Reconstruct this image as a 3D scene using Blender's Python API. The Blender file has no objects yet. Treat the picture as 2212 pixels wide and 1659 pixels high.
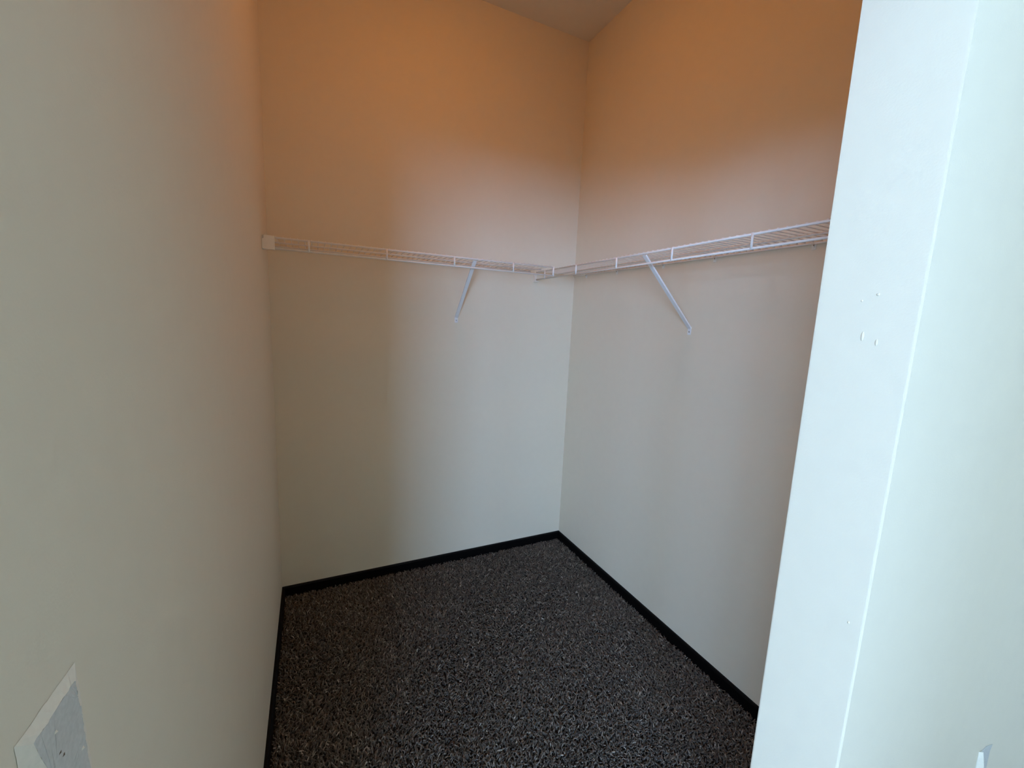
import bpy, bmesh, math, random
import numpy as np
from mathutils import Vector, Matrix

random.seed(7)
SC = bpy.context.scene
COL = SC.collection

# ------------------------------------------------------------------ camera
F_PX, YAW, PITCH, ROLL = 907.88, 0.447665, -0.148961, 0.042326
CAM = Vector((0.1642, -2.2010, 1.4141))
fwd = Vector((math.sin(YAW) * math.cos(PITCH), math.cos(YAW) * math.cos(PITCH), math.sin(PITCH)))
rgt = Vector((math.cos(YAW), -math.sin(YAW), 0))
upv = rgt.cross(fwd)
r2 = rgt * math.cos(ROLL) + upv * math.sin(ROLL)
u2 = upv * math.cos(ROLL) - rgt * math.sin(ROLL)
cd = bpy.data.cameras.new('camera')
cd.sensor_fit = 'HORIZONTAL'; cd.sensor_width = 36.0
cd.lens = F_PX / 2212.0 * 36.0
cd.clip_start = 0.01
cam = bpy.data.objects.new('camera', cd); COL.objects.link(cam)
mw = Matrix.Identity(4)
for i in range(3):
    mw[i][0], mw[i][1], mw[i][2], mw[i][3] = r2[i], u2[i], -fwd[i], CAM[i]
cam.matrix_world = mw
SC.camera = cam

# ------------------------------------------------------------------ world, daylight, exposure
W = bpy.data.worlds.new('world'); SC.world = W
W.use_nodes = True
bg = W.node_tree.nodes['Background']
bg.inputs[0].default_value = (0.50, 0.74, 1.0, 1); bg.inputs[1].default_value = 0.3

def area(name, loc, rot, sx, sy, power, col):
    l = bpy.data.lights.new(name, 'AREA'); l.shape = 'RECTANGLE'; l.size = sx; l.size_y = sy
    l.energy = power; l.color = col
    o = bpy.data.objects.new(name, l); COL.objects.link(o); o.location = loc; o.rotation_euler = rot
    return o
R = math.radians
SKY = (0.395, 0.622, 1.0)
# daylight entering through the windows of the room the camera stands in
area('daylight_side_window', (-2.52, -3.70, 1.92), (0, R(-90), 0), 0.90, 1.2, 92, SKY)
area('daylight_side_window', (-2.52, -5.15, 1.92), (0, R(-90), 0), 0.90, 1.4, 131, SKY)
area('daylight_rear_window', (-1.70, -6.12, 1.70), (R(90), 0, 0), 1.2, 1.30, 234, SKY)

SC.view_settings.view_transform = 'Standard'
SC.view_settings.look = 'None'
SC.view_settings.exposure = 0.0
SC.view_settings.gamma = 1.0
SC.view_settings.use_curve_mapping = False
SC.cycles.max_bounces = 8
SC.cycles.diffuse_bounces = 6
SC.cycles.adaptive_threshold = 0.13
SC.cycles.adaptive_min_samples = 16
SC.cycles.sample_clamp_indirect = 6.0

# ------------------------------------------------------------------ materials
def new_mat(name):
    m = bpy.data.materials.new(name); m.use_nodes = True
    nt = m.node_tree
    return m, nt, nt.nodes['Principled BSDF']

def paint(name, col, rough, peel=0.35, lump=0.10):
    """rolled wall paint: fine orange peel over faint wide lumps"""
    m, nt, b = new_mat(name)
    tc = nt.nodes.new('ShaderNodeTexCoord')
    n1 = nt.nodes.new('ShaderNodeTexNoise'); n1.inputs['Scale'].default_value = 300; n1.inputs['Detail'].default_value = 1
    n2 = nt.nodes.new('ShaderNodeTexNoise'); n2.inputs['Scale'].default_value = 26; n2.inputs['Detail'].default_value = 1
    for n in (n1, n2): nt.links.new(tc.outputs['Object'], n.inputs['Vector'])
    a1 = nt.nodes.new('ShaderNodeMath'); a1.operation = 'MULTIPLY_ADD'; a1.inputs[1].default_value = peel
    nt.links.new(n1.outputs['Fac'], a1.inputs[0])
    a2 = nt.nodes.new('ShaderNodeMath'); a2.operation = 'MULTIPLY'; a2.inputs[1].default_value = lump * 10
    nt.links.new(n2.outputs['Fac'], a2.inputs[0]); nt.links.new(a2.outputs[0], a1.inputs[2])
    bp = nt.nodes.new('ShaderNodeBump'); bp.inputs['Strength'].default_value = 0.35; bp.inputs['Distance'].default_value = 0.0012
    nt.links.new(a1.outputs[0], bp.inputs['Height'])
    nt.links.new(bp.outputs['Normal'], b.inputs['Normal'])
    mx = nt.nodes.new('ShaderNodeMix'); mx.data_type = 'RGBA'
    mx.inputs['A'].default_value = (*[c * 0.985 for c in col], 1); mx.inputs['B'].default_value = (*[min(1, c * 1.015) for c in col], 1)
    nt.links.new(n2.outputs['Fac'], mx.inputs['Factor'])
    nt.links.new(mx.outputs['Result'], b.inputs['Base Color'])
    b.inputs['Roughness'].default_value = rough
    b.inputs['Specular IOR Level'].default_value = 0.3
    return m

def plain(name, col, rough, spec=0.5, metal=0.0, noise=0.06, scale=60):
    m, nt, b = new_mat(name)
    tc = nt.nodes.new('ShaderNodeTexCoord'); n = nt.nodes.new('ShaderNodeTexNoise')
    n.inputs['Scale'].default_value = scale; n.inputs['Detail'].default_value = 3
    nt.links.new(tc.outputs['Object'], n.inputs['Vector'])
    mx = nt.nodes.new('ShaderNodeMix'); mx.data_type = 'RGBA'
    mx.inputs['A'].default_value = (*[c * (1 - noise) for c in col], 1)
    mx.inputs['B'].default_value = (*[min(1, c * (1 + noise)) for c in col], 1)
    nt.links.new(n.outputs['Fac'], mx.inputs['Factor']); nt.links.new(mx.outputs['Result'], b.inputs['Base Color'])
    b.inputs['Roughness'].default_value = rough; b.inputs['Metallic'].default_value = metal
    b.inputs['Specular IOR Level'].default_value = spec
    return m

WALL_COL = (0.78, 0.715, 0.58)
M_WALL = paint('beige_wall_paint', WALL_COL, 0.62)
M_BOUNCE = paint('white_bounce_paint', (0.88, 0.86, 0.81), 0.6)
M_CEIL = paint('ceiling_paint', (0.80, 0.77, 0.66), 0.8)
M_BASE = plain('espresso_baseboard', (0.0028, 0.0024, 0.0024), 0.5, 0.12)
M_WIRE = plain('white_coated_wire', (0.93, 0.92, 0.90), 0.35, 0.6, noise=0.015)
M_BRACE = plain('white_coated_steel', (0.86, 0.86, 0.87), 0.38, 0.5, noise=0.02)
M_PLAST = plain('white_plastic', (0.84, 0.82, 0.75), 0.45, 0.5, noise=0.04)
M_STEEL = plain('zinc_screw', (0.55, 0.55, 0.55), 0.25, 0.5, 1.0, noise=0.15)
M_HOLE = plain('brown_gouge', (0.13, 0.10, 0.075), 0.9, 0.1, noise=0.3, scale=300)
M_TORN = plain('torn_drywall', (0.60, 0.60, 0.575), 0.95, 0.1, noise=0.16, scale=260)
M_TORNEDGE = plain('torn_paper_edge', (0.80, 0.765, 0.67), 0.9, 0.1, noise=0.06, scale=200)
M_FRAME = plain('white_window_frame', (0.8, 0.8, 0.78), 0.4)
M_SUB = plain('carpet_backing', (0.02, 0.018, 0.016), 0.95, 0.1, noise=0.3)

M_ROOMFLOOR = plain('room_carpet', (0.15, 0.13, 0.11), 0.95, 0.1, noise=0.4, scale=300)

def carpet_mat():
    m, nt, b = new_mat('grey_brown_carpet_yarn')
    at = nt.nodes.new('ShaderNodeAttribute'); at.attribute_name = 'yarn'; at.attribute_type = 'GEOMETRY'
    cr = nt.nodes.new('ShaderNodeValToRGB')
    e = cr.color_ramp.elements
    e[0].position = 0.0; e[0].color = (0.040, 0.032, 0.026, 1)
    e[1].position = 1.0; e[1].color = (0.60, 0.545, 0.47, 1)
    k = e.new(0.45); k.color = (0.120, 0.099, 0.079, 1)
    k = e.new(0.8); k.color = (0.25, 0.215, 0.178, 1)
    nt.links.new(at.outputs['Fac'], cr.inputs['Fac']); nt.links.new(cr.outputs['Color'], b.inputs['Base Color'])
    b.inputs['Roughness'].default_value = 0.75; b.inputs['Specular IOR Level'].default_value = 0.3
    b.inputs['Sheen Weight'].default_value = 0.15; b.inputs['Sheen Roughness'].default_value = 0.5
    return m
M_CARPET = carpet_mat()

# ------------------------------------------------------------------ mesh helpers
def obj(name, bm, mat, parent=None, smooth=False):
    me = bpy.data.meshes.new(name); bm.normal_update(); bm.to_mesh(me); bm.free()
    me.materials.append(mat)
    if smooth:
        for p in me.polygons: p.use_smooth = True
    o = bpy.data.objects.new(name, me); COL.objects.link(o)
    if parent: o.parent = parent
    return o

def share(src, parent, loc=None, rot=None):
    o = src.copy(); COL.objects.link(o); o.parent = parent
    if loc is not None: o.location = loc
    if rot is not None: o.rotation_euler = rot
    return o

def box(bm, lo, hi, bev=0.0, seg=2):
    t = bmesh.new()
    vs = [t.verts.new((x, y, z)) for x in (lo[0], hi[0]) for y in (lo[1], hi[1]) for z in (lo[2], hi[2])]
    for f in ((0, 1, 3, 2), (4, 6, 7, 5), (0, 4, 5, 1), (2, 3, 7, 6), (0, 2, 6, 4), (1, 5, 7, 3)):
        t.faces.new([vs[i] for i in f])
    bmesh.ops.recalc_face_normals(t, faces=t.faces[:])
    if bev > 0:
        bmesh.ops.bevel(t, geom=t.edges[:], offset=bev, segments=seg, affect='EDGES', profile=0.5)
    join(bm, t)
    return bm

def join(bm, t, mat=None):
    if mat is not None: bmesh.ops.transform(t, matrix=mat, verts=t.verts[:])
    me = bpy.data.meshes.new('tmp'); t.to_mesh(me); t.free(); bm.from_mesh(me); bpy.data.meshes.remove(me)

def tube(bm, pts, r, n=8, cap=True):
    """round wire through pts"""
    pts = [Vector(p) for p in pts]
    rings = []
    for i, p in enumerate(pts):
        d = (pts[min(i + 1, len(pts) - 1)] - pts[max(i - 1, 0)]).normalized()
        a = Vector((0, 0, 1)) if abs(d.z) < 0.9 else Vector((1, 0, 0))
        s = d.cross(a).normalized(); q = d.cross(s)
        rings.append([bm.verts.new(p + s * (r * math.cos(2 * math.pi * k / n)) + q * (r * math.sin(2 * math.pi * k / n))) for k in range(n)])
    for a, b in zip(rings, rings[1:]):
        for k in range(n): bm.faces.new((a[k], a[(k + 1) % n], b[(k + 1) % n], b[k]))
    if cap:
        bm.faces.new(rings[0]); bm.faces.new(rings[-1][::-1])
    bmesh.ops.recalc_face_normals(bm, faces=bm.faces[:])
    return bm

def prism(bm, poly, axis, a, b, bev=0.0, seg=3, edge_ok=None):
    """extrude a polygon (2-D points in the other two axes, in order) from a to b along axis"""
    t = bmesh.new()
    def mk(p, v):
        c = list(p); c.insert(axis, v); return t.verts.new(c)
    A = [mk(p, a) for p in poly]; B = [mk(p, b) for p in poly]
    t.faces.new(A); t.faces.new(B[::-1])
    n = len(poly)
    for i in range(n): t.faces.new((A[i], B[i], B[(i + 1) % n], A[(i + 1) % n]))
    bmesh.ops.recalc_face_normals(t, faces=t.faces[:])
    if bev > 0:
        es = [e for e in t.edges if edge_ok is None or edge_ok(e)]
        bmesh.ops.bevel(t, geom=es, offset=bev, segments=seg, affect='EDGES', profile=0.5)
    join(bm, t)
    return bm

def structure(o):
    o['kind'] = 'structure'; return o

def tag(o, label, cat, group=None):
    o['label'] = label; o['category'] = cat
    if group: o['group'] = group
    return o

def thing(name, label, cat, loc=(0, 0, 0), group=None):
    o = bpy.data.objects.new(name, None); COL.objects.link(o); o.location = loc
    o.empty_display_size = 0.05
    return tag(o, label, cat, group)

# ------------------------------------------------------------------ the room shell
WX = 1.6089          # right wall of the closet
H = 2.9716           # ceiling
XJ = 0.9263          # free edge of the front wall (the jamb the photo shows)
Y1, Y2 = -1.7749, -1.9099   # inner and outer face of the front wall
HEAD = 1.96          # top of the opening
RX0, RX1, RY0 = -2.4, 2.06, -6.0
T = 0.12

def wall(name, lo, hi):
    return structure(obj(name, box(bmesh.new(), lo, hi), M_WALL))

wall('wall_left', (-T, Y1, -0.05), (0, 0, H))
wall('wall_back', (-T, 0, -0.05), (WX + T, T, H))
wall('wall_right', (WX, Y1, -0.05), (WX + T, 0, H))
# front wall with the doorway; the doorway's left side runs flush on from the closet's left wall
bm = bmesh.new()
prism(bm, [(RX0, -0.05), (0, -0.05), (0, HEAD), (XJ, HEAD), (XJ, -0.05), (RX1, -0.05), (RX1, H), (RX0, H)], 1, Y2, Y1, bev=0.0035, seg=4,
      edge_ok=lambda e: all(abs(v.co.x - XJ) < 1e-5 for v in e.verts) or (all(abs(v.co.x) < 1e-5 and v.co.y < Y2 + 1e-5 for v in e.verts)))
wall_front = structure(obj('wall_front', bm, M_WALL))

def wall_with_window(name, axis, a, b, lo, hi, wl, wh):
    """wall slab along one axis with a rectangular window opening, built of four boxes"""
    bm = bmesh.new()
    segs = [((lo, -0.05), (wl[0], H)), ((wh[0], -0.05), (hi, H)), ((wl[0], -0.05), (wh[0], wl[1])), ((wl[0], wh[1]), (wh[0], H))]
    for (s0, z0), (s1, z1) in segs:
        if axis == 0: box(bm, (a, s0, z0), (b, s1, z1))
        else: box(bm, (s0, a, z0), (s1, b, z1))
    return structure(obj(name, bm, M_WALL))

wall_with_window('wall_room_left', 0, RX0 - T, RX0, RY0 - T, Y1, (-5.9, 1.40), (-3.0, 2.42))
wall_with_window('wall_room_back', 1, RY0 - T, RY0, RX0, RX1 + T, (-2.35, 1.00), (-1.05, 2.40))
structure(obj('wall_room_right', box(bmesh.new(), (RX1, -3.6, -0.05), (RX1 + T, Y1, H)), M_BOUNCE))  # out of view; made whiter to bounce more light onto the left wall
# unseen block, added to keep rear window light off the front wall's room face
wall('wall_light_blocker', (-0.10, RY0, -0.05), (RX1 + T, -3.6, H))
structure(obj('ceiling', box(bmesh.new(), (RX0 - T, RY0 - T, H), (RX1 + T, T, H + 0.1)), M_CEIL))
structure(obj('floor', box(bmesh.new(), (-T, Y2 - 0.025, -0.15), (WX + T, T, 0.0)), M_SUB))
structure(obj('floor_room', box(bmesh.new(), (RX0 - T, RY0 - T, -0.15), (RX1 + T, Y2 - 0.025, 0.010)), M_ROOMFLOOR))

for k, (ax, pos, s0, s1, z0, z1) in enumerate([(0, RX0 - 0.07, -5.9, -3.0, 1.40, 2.42), (1, RY0 - 0.07, -2.35, -1.05, 1.00, 2.40)]):
    bm = bmesh.new()
    def bar(a0, b0, a1, b1):
        if ax == 0: box(bm, (pos - 0.025, a0, b0), (pos + 0.025, a1, b1), 0.003)
        else: box(bm, (a0, pos - 0.025, b0), (a1, pos + 0.025, b1), 0.003)
    bar(s0, z0, s0 + 0.04, z1); bar(s1 - 0.04, z0, s1, z1)
    bar(s0 + 0.04, z0, s1 - 0.04, z0 + 0.04); bar(s0 + 0.04, z1 - 0.04, s1 - 0.04, z1)
    if ax == 0: bar(-4.40, z0 + 0.04, -4.34, z1 - 0.04)
    structure(obj('window_%d' % (k + 1), bm, M_FRAME))

# baseboards: 12 mm thick, eased top edge
BH, BT = 0.057, 0.012
prof = [(0, 0), (BT, 0), (BT, BH - 0.006), (BT - 0.004, BH), (0, BH)]
structure(obj('baseboard_back', prism(bmesh.new(), [(-a, b) for a, b in prof], 0, 0.0, WX), M_BASE))
structure(obj('baseboard_left', prism(bmesh.new(), prof, 1, Y1, -BT), M_BASE))
structure(obj('baseboard_right', prism(bmesh.new(), [(WX - a, b) for a, b in prof], 1, Y1, -BT), M_BASE))

# ------------------------------------------------------------------ carpet pile (stuff)
def carpet():
    rng = np.random.default_rng(3)
    sp = 0.0066
    x0, x1, y0, y1 = BT + 0.002, WX - BT - 0.002, Y2 - 0.02, -BT - 0.002
    gx, gy = np.meshgrid(np.arange(x0, x1, sp), np.arange(y0, y1, sp), indexing='ij')
    px = gx.ravel() + rng.uniform(-.5, .5, gx.size) * sp
    py = gy.ravel() + rng.uniform(-.5, .5, gx.size) * sp
    keep = (px > x0) & (px < x1) & (py < y1)
    keep &= ~((py < Y1 + 0.003) & (px > XJ - 0.004))
    px, py = px[keep], py[keep]; n = len(px)
    # slow swirls in the lay of the pile plus strong per-tuft scatter
    sw = np.sin(px * 5.1 + 1.3 * np.sin(py * 4.3)) + np.cos(py * 6.2 + 1.1 * np.sin(px * 3.7))
    ang = sw * 1.4 + rng.normal(0, 1.7, n)
    clump = np.sin(px * 71 + 3 * np.sin(py * 53)) * np.sin(py * 67 + 3 * np.sin(px * 59))
    hgt = 0.0112 + 0.0018 * clump + rng.normal(0, 0.0016, n)
    lean = np.abs(rng.normal(0.0098, 0.0042, n))
    dx, dy = np.cos(ang), np.sin(ang)
    rad = rng.uniform(0.0016, 0.0030, n)
    V = np.zeros((n, 9, 3), np.float32)
    tw = rng.uniform(0, 6.28, n)
    for lev, (fh, fl, fr) in enumerate([(0.0, 0.0, 1.0), (0.62, 0.35, 1.15), (1.0, 1.0, 0.75)]):
        cx = px + dx * lean * fl; cy = py + dy * lean * fl; cz = hgt * fh
        for k in range(3):
            a = tw + k * 2.0944 + lev * 0.5
            V[:, lev * 3 + k, 0] = np.clip(cx + rad * fr * np.cos(a), BT + .0005, WX - BT - .0005)
            V[:, lev * 3 + k, 1] = np.minimum(cy + rad * fr * np.sin(a), -BT - .0005)
            V[:, lev * 3 + k, 2] = cz + (0.0011 * np.sin(a + 1.0) if lev == 2 else 0)
    quads = []
    for lev in (0, 3):
        for k in range(3):
            quads.append((lev + k, lev + (k + 1) % 3, lev + 3 + (k + 1) % 3, lev + 3 + k))
    base = (np.arange(n) * 9)[:, None, None]
    Q = (base + np.array(quads)[None]).reshape(-1, 4)
    C = (np.arange(n) * 9)[:, None] + np.array([[6, 7, 8]])
    loops = np.concatenate([Q.reshape(-1), C.reshape(-1)]).astype(np.int32)
    starts = np.concatenate([np.arange(len(Q)) * 4, len(Q) * 4 + np.arange(len(C)) * 3]).astype(np.int32)
    me = bpy.data.meshes.new('carpet_pile')
    me.vertices.add(n * 9); me.vertices.foreach_set('co', V.reshape(-1))
    me.loops.add(len(loops)); me.loops.foreach_set('vertex_index', loops)
    me.polygons.add(len(starts)); me.polygons.foreach_set('loop_start', starts)
    me.update(calc_edges=True); me.validate()
    yarn = np.clip(rng.beta(2.0, 2.6, n) + 0.06 * clump, 0, 1)
    at = me.attributes.new('yarn', 'FLOAT', 'POINT')
    at.data.foreach_set('value', np.repeat(yarn, 9).astype(np.float32))
    me.materials.append(M_CARPET)
    o = bpy.data.objects.new('carpet_pile', me); COL.objects.link(o)
    o['kind'] = 'stuff'
    tag(o, 'dark grey brown cut pile carpet covering the closet floor', 'carpet')
carpet()

# ------------------------------------------------------------------ wire shelves
SD = 0.2630      # depth of the deck
ZR = 1.6958      # centre of the top front rail
LIP = 0.0407     # top rail to lower rail
RR = 0.0040      # rail radius
WR = 0.0016      # deck wire radius
STEP = 0.0254

def deck_wire_mesh():
    """one deck wire: lies on the rails, its front end just past the front rail"""
    bm = bmesh.new()
    z = RR + WR - 0.0003
    tube(bm, [(-0.0010, 0, z - .0012), (0.004, 0, z), (SD * .5, 0, z), (SD - 0.003, 0, z)], WR, 6)
    return bm

def build_shelf(label, origin, rotz, length, struts, first_wire, n_wire, closed_end=None):
    """local frame: x runs from the front rail (0) to the wall (SD), y runs along the wall, z = 0 at the rail axis"""
    t = thing('wire_shelf', label, 'shelf', origin)
    t.rotation_euler = (0, 0, rotz)
    for nm, x, z, r in (('front_rail', 0, 0, RR), ('lower_rail', 0, -LIP, RR), ('middle_rail', SD * 0.5, -0.0002, RR * .85), ('back_rail', SD - 0.006, -0.0002, RR * .85)):
        obj(nm, tube(bmesh.new(), [(x, 0, z), (x, length, z)], r, 10), M_WIRE, t, True)
    s0 = None
    for y in struts:
        if s0 is None:
            s0 = obj('lip_strut', tube(bmesh.new(), [(0.0, 0, 0.001), (0.0, 0, -LIP - 0.001)], RR * 0.95, 8), M_WIRE, t, True)
            s0.location = (-0.0035, y, 0)
        else: share(s0, t, (-0.0035, y, 0))
    if closed_end is not None:
        obj('end_strut', tube(bmesh.new(), [(0, closed_end, RR), (0, closed_end, -LIP - RR)], RR * 1.15, 8), M_WIRE, t, True)
    w0 = None
    for i in range(n_wire):
        y = first_wire + i * STEP
        if w0 is None:
            w0 = obj('deck_wire', deck_wire_mesh(), M_WIRE, t, True); w0.location = (0, y, 0)
        else: share(w0, t, (0, y, 0))
    return t

# back-wall shelf: local +x -> world +y, local +y -> world -x  (rot +90 deg about z)
XB = 1.3046
build_shelf('white wire shelf along the back wall, left of the corner', (XB, -SD, ZR), R(90), XB - 0.004,
            [XB - x for x in (1.0741, 0.7717, 0.4676, 0.1639)], 0.012, 50, 0.0)
# right-wall shelf: local +x -> world +x, local +y -> world +y
YR = Y1 + 0.006
build_shelf('white wire shelf along the right wall, running behind the doorway edge', (WX - SD, YR, ZR), 0, -YR - 0.006,
            [y - YR for y in (-1.6438, -1.3361, -1.0285, -0.7208, -0.4154, -0.1075)], 0.012 - 0.0056, 71)

# ------------------------------------------------------------------ support braces
def brace(label, foot, top, along):
    """foot: screw point on the wall; top: point on the front rail; along: unit vector along the wall"""
    t = thing('support_brace', label, 'brace', foot)
    f = Vector((0, 0, 0)); tp = Vector(top) - Vector(foot); al = Vector(along)
    out = Vector((tp.x, tp.y, 0)); out -= al * out.dot(al); out.normalize()     # away from the wall
    side = tp.dot(al)
    start = f + Vector((0, 0, 0.014)) + out * 0.003
    end = tp + Vector((0, 0, -0.0080)) + out * -0.003
    d = (end - start).normalized()
    nrm = al.cross(d).normalized()
    if nrm.dot(out) < 0: nrm = -nrm
    bm = bmesh.new()
    # shallow channel: flat web with two turned-back flanges
    def strip(w0, w1, t0, t1):
        vs = []
        for p in (start, end):
            for w, h in ((w0, t0), (w1, t0), (w1, t1), (w0, t1)):
                vs.append(bm.verts.new(p + al * w + nrm * h))
        a, b = vs[:4], vs[4:]
        bm.faces.new(a[::-1]); bm.faces.new(b)
        for k in range(4): bm.faces.new((a[k], a[(k + 1) % 4], b[(k + 1) % 4], b[k]))
    HW = 0.0088
    strip(-HW, HW, -0.0008, 0.0008); strip(-HW, -HW + 0.0016, -0.0055, -0.0008); strip(HW - 0.0016, HW, -0.0055, -0.0008)
    bmesh.ops.recalc_face_normals(bm, faces=bm.faces[:])
    obj('bar', bm, M_BRACE, t)
    # hook round the front rail
    bm = bmesh.new()
    c = tp; pts = []
    for k in range(7):
        a = R(278 - k * 17)      # from under the rail, up its wall side
        pts.append(c + out * (0.0056 * math.cos(a)) + Vector((0, 0, 0.0056 * math.sin(a))))
    for i in range(len(pts) - 1):
        q = [bm.verts.new(p + al * w) for p, w in ((pts[i], -.005), (pts[i], .005), (pts[i + 1], .005), (pts[i + 1], -.005))]
        bm.faces.new(q)
    bmesh.ops.remove_doubles(bm, verts=bm.verts[:], dist=1e-5)
    bmesh.ops.solidify(bm, geom=bm.faces[:], thickness=0.0006)
    obj('hook', bm, M_BRACE, t, True)
    # flat foot on the wall
    bm = bmesh.new()
    rot = Matrix((al.to_4d().to_3d(), out, Vector((0, 0, 1)))).transposed().to_4x4()
    b2 = bmesh.new(); box(b2, (-0.0088, 0.0004, -0.0125), (0.0088, 0.0024, 0.019), 0.0008, 1)
    join(bm, b2, rot)
    ft = obj('foot_plate', bm, M_BRACE, t)
    bm = bmesh.new(); b2 = bmesh.new()
    bmesh.ops.create_uvsphere(b2, u_segments=12, v_segments=6, radius=0.0034)
    join(bm, b2, Matrix.Translation(out * 0.0026) @ rot @ Matrix.Diagonal((1, 0.55, 1, 1)))
    obj('screw', bm, M_STEEL, ft, True)['label'] = 'steel screw head'
    return t

brace('white diagonal shelf brace on the back wall', (0.8710, 0.0, 1.4043), (0.8745, -SD, ZR), (1, 0, 0))
brace('white diagonal shelf brace on the right wall', (WX, -0.9034, 1.3993), (WX - SD, -0.8790, ZR), (0, 1, 0))

# ------------------------------------------------------------------ wall clips under the right shelf's back rail
def clip(y, label):
    t = thing('shelf_clip', label, 'clip', (WX, y, ZR), 'wall clips holding the right shelf')
    xr = -0.0062
    bm = bmesh.new()
    # saddle that wraps the back rail, open upward
    pts = []
    for k in range(9):
        a = R(180 + k * 22.5)
        pts.append(Vector((xr + 0.0048 * math.cos(a), 0, -0.0002 + 0.0048 * math.sin(a))))
    pts = [Vector((xr - 0.0048, 0, 0.0035))] + pts + [Vector((xr + 0.0048, 0, 0.0035))]
    for a, b in zip(pts, pts[1:]):
        bm.faces.new([bm.verts.new(p + Vector((0, w, 0))) for p, w in ((a, -.005), (a, .005), (b, .005), (b, -.005))])
    bmesh.ops.remove_doubles(bm, verts=bm.verts[:], dist=1e-5)
    bmesh.ops.solidify(bm, geom=bm.faces[:], thickness=0.0012)
    obj('saddle', bm, M_PLAST, t)
    bm = bmesh.new()
    box(bm, (-0.0032, -0.0065, -0.0200), (-0.0004, 0.0065, 0.004), 0.0010)
    box(bm, (-0.0085, -0.0035, -0.0125), (-0.0030, 0.0035, -0.0050), 0.0012)
    pl = obj('back_plate', bm, M_PLAST, t)
    bm = bmesh.new(); b2 = bmesh.new()
    bmesh.ops.create_uvsphere(b2, u_segments=10, v_segments=6, radius=0.0032)
    join(bm, b2, Matrix.Translation((-0.0088, -0.0032, -0.0062)) @ Matrix.Diagonal((0.6, 1, 1, 1)))
    obj('nail_head', bm, M_STEEL, pl, True)['label'] = 'shiny nail head'

clip(-0.1277, 'white wall clip under the right shelf, closest to the room corner')
clip(-0.3997, 'white wall clip under the right shelf, just left of the right brace')
clip(-0.7213, 'white wall clip under the right shelf, just right of the top of the brace')
clip(-0.9926, 'white wall clip under the right shelf, second from the doorway edge')
clip(-1.3577, 'white wall clip under the right shelf, closest to the doorway edge')

# ------------------------------------------------------------------ end brackets
t = thing('shelf_end_bracket', 'cream plastic end bracket capping the back shelf at the left wall', 'bracket', (0, -SD, ZR))
bm = bmesh.new()
# front cover with a cut upper corner, local x along the back wall
poly = [(0.0035, -LIP - 0.006), (0.0445, -LIP - 0.006), (0.0445, 0.0045), (0.0085, 0.0060), (0.0075, -0.0045), (0.0015, -0.0105), (0.0005, -LIP - 0.001)]
prism(bm, poly, 1, -0.0068, -0.0042, 0.0009, 2)
obj('front_cover', bm, M_PLAST, t)
bm = bmesh.new(); box(bm, (0.0004, -0.0042, -LIP - 0.005), (0.0030, 0.030, 0.0045), 0.0008)
obj('wall_plate', bm, M_PLAST, t)
obj('rail_grip', box(bmesh.new(), (0.0030, -0.0042, 0.0040), (0.0440, 0.0120, 0.0058), 0.0006), M_PLAST, t)
obj('rail_grip', box(bmesh.new(), (0.0030, -0.0042, -LIP - 0.0058), (0.0440, 0.0120, -LIP - 0.0040), 0.0006), M_PLAST, t)

t = thing('shelf_end_bracket', 'small cream plastic bracket on the back wall under the end of the right shelf', 'bracket', (1.3281 + 0.012, 0, ZR))
bm = bmesh.new()
box(bm, (-0.012, -0.0032, -0.052), (0.010, -0.0004, -0.006), 0.0012)
obj('wall_plate', bm, M_PLAST, t)
bm = bmesh.new()
prism(bm, [(-0.0032, -0.010), (-0.026, -0.030), (-0.026, -0.0555), (-0.0032, -0.0555)], 0, -0.0135, -0.0115)
box(bm, (-0.0115, -0.026, -0.0555), (0.010, -0.0032, -0.0500), 0.0010)
obj('rail_cradle', bm, M_PLAST, t)

# ------------------------------------------------------------------ damage on the walls
def inv(px, py, axis, val):
    """point of an axis-aligned wall plane that the photograph shows at this pixel"""
    d = r2 * ((px - 1106) / F_PX) - u2 * ((py - 829.5) / F_PX) + fwd
    k = (val - CAM[axis]) / d[axis]
    return CAM + d * k

t = thing('torn_wall_patch', 'grey torn drywall patch with a pale rim, low on the left wall', 'wall damage', (0, -1.853, 1.09))
ORG = Vector((0, -1.853, 1.09))
TP = 0.0030
def yz(px, py, x):
    p = inv(px, py, 0, x); return (p.y, p.z)
outer = [yz(29, 1615, 0), yz(160, 1430, 0), yz(180, 1545, 0), yz(199, 1659, 0), (-1.8060, 1.018), (-1.8880, 1.010)]
inner = [yz(74, 1606, TP), yz(162, 1468, TP), yz(177, 1545, TP), yz(195, 1659, TP), (-1.8120, 1.024), (-1.8380, 1.018)]
bm = bmesh.new()
N = 14
def ring(poly, x, jit):
    out = []
    for i in range(len(poly)):
        a, b = poly[i], poly[(i + 1) % len(poly)]
        for k in range(N):
            f = k / N
            j = random.uniform(-jit, jit)
            out.append(Vector((x + random.uniform(-jit, jit) * .3, a[0] + (b[0] - a[0]) * f + j, a[1] + (b[1] - a[1]) * f + random.uniform(-jit, jit))) - ORG)
    return out
ro, ri = ring(outer, 0.0003, 0.0004), ring(inner, TP, 0.0009)
vo = [bm.verts.new(p) for p in ro]; vi = [bm.verts.new(p) for p in ri]
n = len(vo)
for i in range(n): bm.faces.new((vo[i], vo[(i + 1) % n], vi[(i + 1) % n], vi[i]))
bm.faces.new(vo[::-1])
bmesh.ops.recalc_face_normals(bm, faces=bm.faces[:])
obj('torn_rim', bm, M_TORNEDGE, t)['label'] = 'pale torn rim'
bm = bmesh.new()
f = bm.faces.new([bm.verts.new(p) for p in ri])
bmesh.ops.triangulate(bm, faces=[f])
bmesh.ops.subdivide_edges(bm, edges=bm.edges[:], cuts=2)
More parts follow.
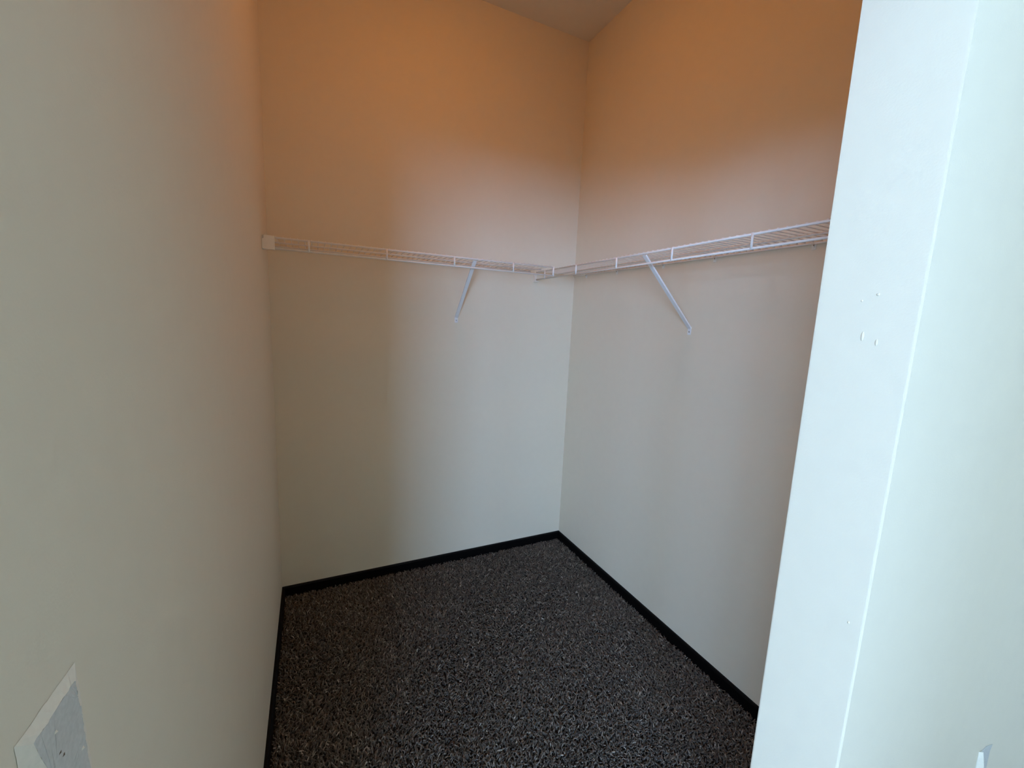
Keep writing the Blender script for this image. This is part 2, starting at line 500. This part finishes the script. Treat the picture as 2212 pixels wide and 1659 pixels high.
for v in bm.verts: v.co.x += random.uniform(-.0002, .0003)
bmesh.ops.recalc_face_normals(bm, faces=bm.faces[:])
if sum(f.normal.x for f in bm.faces) < 0: bmesh.ops.reverse_faces(bm, faces=bm.faces[:])
fc = obj('torn_face', bm, M_TORN, t); fc['label'] = 'grey torn face'
# gouge: a narrow dark slit between two raised lips, and small pale chips
def sliver(a, b, w, h, mat, nm, parent):
    a = Vector(a) - ORG; b = Vector(b) - ORG
    d = (b - a); s = d.cross(Vector((1, 0, 0))).normalized() * w
    m = (a + b) / 2
    bm = bmesh.new()
    base = [a, m - s, b, m + s]
    vs = [bm.verts.new(p + Vector((-.001, 0, 0))) for p in base]; tpv = bm.verts.new(m + Vector((h, 0, 0)))
    for k in range(4): bm.faces.new((vs[k], vs[(k + 1) % 4], tpv))
    bm.faces.new(vs[::-1])
    bmesh.ops.recalc_face_normals(bm, faces=bm.faces[:])
    return obj(nm, bm, mat, parent)
g0, g1 = inv(138, 1609, 0, TP), inv(121, 1644, 0, TP)
sliver(g0, g1, 0.0022, 0.0007, M_HOLE, 'gouge', fc)
g0, g1 = inv(144, 1617, 0, TP), inv(131, 1645, 0, TP)
sliver(g0, g1, 0.0017, 0.0007, M_HOLE, 'gouge', fc)
g0, g1 = inv(123, 1572, 0, TP), inv(115, 1592, 0, TP)
sliver(g0, g1, 0.0012, 0.0016, M_TORNEDGE, 'paint_chip', fc)
g0, g1 = inv(182, 1605, 0, TP), inv(174, 1628, 0, TP)
sliver(g0, g1, 0.0022, 0.0014, M_TORNEDGE, 'paint_chip', fc)

# dried paint drips on the jamb
for px, py, ry, rz in ((1863, 726, .0022, .0075), (1893, 740, .0018, .0050), (1897, 636, .0022, .0022), (1862, 650, .0016, .0018), (1833, 1345, .0015, .0026)):
    p = inv(px, py, 0, XJ)
    bm = bmesh.new()
    bmesh.ops.create_uvsphere(bm, u_segments=10, v_segments=6, radius=1.0)
    bmesh.ops.transform(bm, matrix=Matrix.Translation(p) @ Matrix.Diagonal((0.0011, ry, rz, 1)), verts=bm.verts[:])
    obj('paint_drip', bm, M_WALL, wall_front, True)

# peeled strip at the far lower right, on the room face of the front wall
A = inv(2115, 1622, 1, Y2); B = inv(2143, 1607, 1, Y2)
t = thing('peeled_wall_strip', 'white curled strip peeling off the wall at the lower right edge', 'wall damage', (A.x, Y2, 0.45))
ORG2 = Vector((A.x, Y2, 0.45))
bm = bmesh.new()
prof = []
zt = A.z
for k in range(9):
    f = k / 8
    prof.append((0.0005 + 0.010 * f - 0.004 * f * f, -0.0004 - 0.0115 * math.sin(f * 1.5)))   # curls outward from the wall
rows = []
for j in range(10):
    z = zt - 0.16 * j / 9
    sc = 0.55 + 0.45 * min(1, j / 2.0)
    rows.append([bm.verts.new(Vector((A.x - 0.001 + px * sc - 0.010 * (j / 9.0) * 0.2, Y2 + py * sc, z + 0.004 * (k / 8) - 0.002)) - ORG2) for k, (px, py) in enumerate(prof)])
for a, b in zip(rows, rows[1:]):
    for k in range(8): bm.faces.new((a[k], a[k + 1], b[k + 1], b[k]))
bmesh.ops.recalc_face_normals(bm, faces=bm.faces[:])
bmesh.ops.solidify(bm, geom=bm.faces[:], thickness=0.0009)
obj('curled_strip', bm, M_TORNEDGE, t, True)
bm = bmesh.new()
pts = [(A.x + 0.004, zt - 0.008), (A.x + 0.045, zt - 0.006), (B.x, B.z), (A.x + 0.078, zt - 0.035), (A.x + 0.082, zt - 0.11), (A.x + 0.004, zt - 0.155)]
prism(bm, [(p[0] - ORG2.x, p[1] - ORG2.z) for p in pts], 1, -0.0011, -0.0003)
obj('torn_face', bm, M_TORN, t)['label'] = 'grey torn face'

# ------------------------------------------------------------------ ceiling lamp of the closet (above the picture)
t = thing('ceiling_lamp', 'warm flush dome ceiling lamp inside the closet', 'lamp', (0.70, -0.85, H))
def lathe(prof, n=28):
    bm = bmesh.new(); rings = []
    for r, z in prof:
        rings.append([bm.verts.new((r * math.cos(2 * math.pi * k / n), r * math.sin(2 * math.pi * k / n), z)) for k in range(n)])
    for a, b in zip(rings, rings[1:]):
        for k in range(n): bm.faces.new((a[k], a[(k + 1) % n], b[(k + 1) % n], b[k]))
    bm.faces.new(rings[0]); bm.faces.new(rings[-1])
    bmesh.ops.recalc_face_normals(bm, faces=bm.faces[:])
    return bm
obj('base', lathe([(0.15, -0.0005), (0.15, -0.02), (0.142, -0.024)]), M_FRAME, t, True)
m, nt, b = new_mat('lit_glass_dome')
b.inputs['Base Color'].default_value = (0.9, 0.85, 0.75, 1)
b.inputs['Emission Color'].default_value = (1.0, 0.32, 0.008, 1); b.inputs['Emission Strength'].default_value = 17.2
obj('dome', lathe([(0.139, -0.0245), (0.132, -0.045), (0.11, -0.066), (0.075, -0.082), (0.035, -0.09), (0.004, -0.092)]), m, t, True)
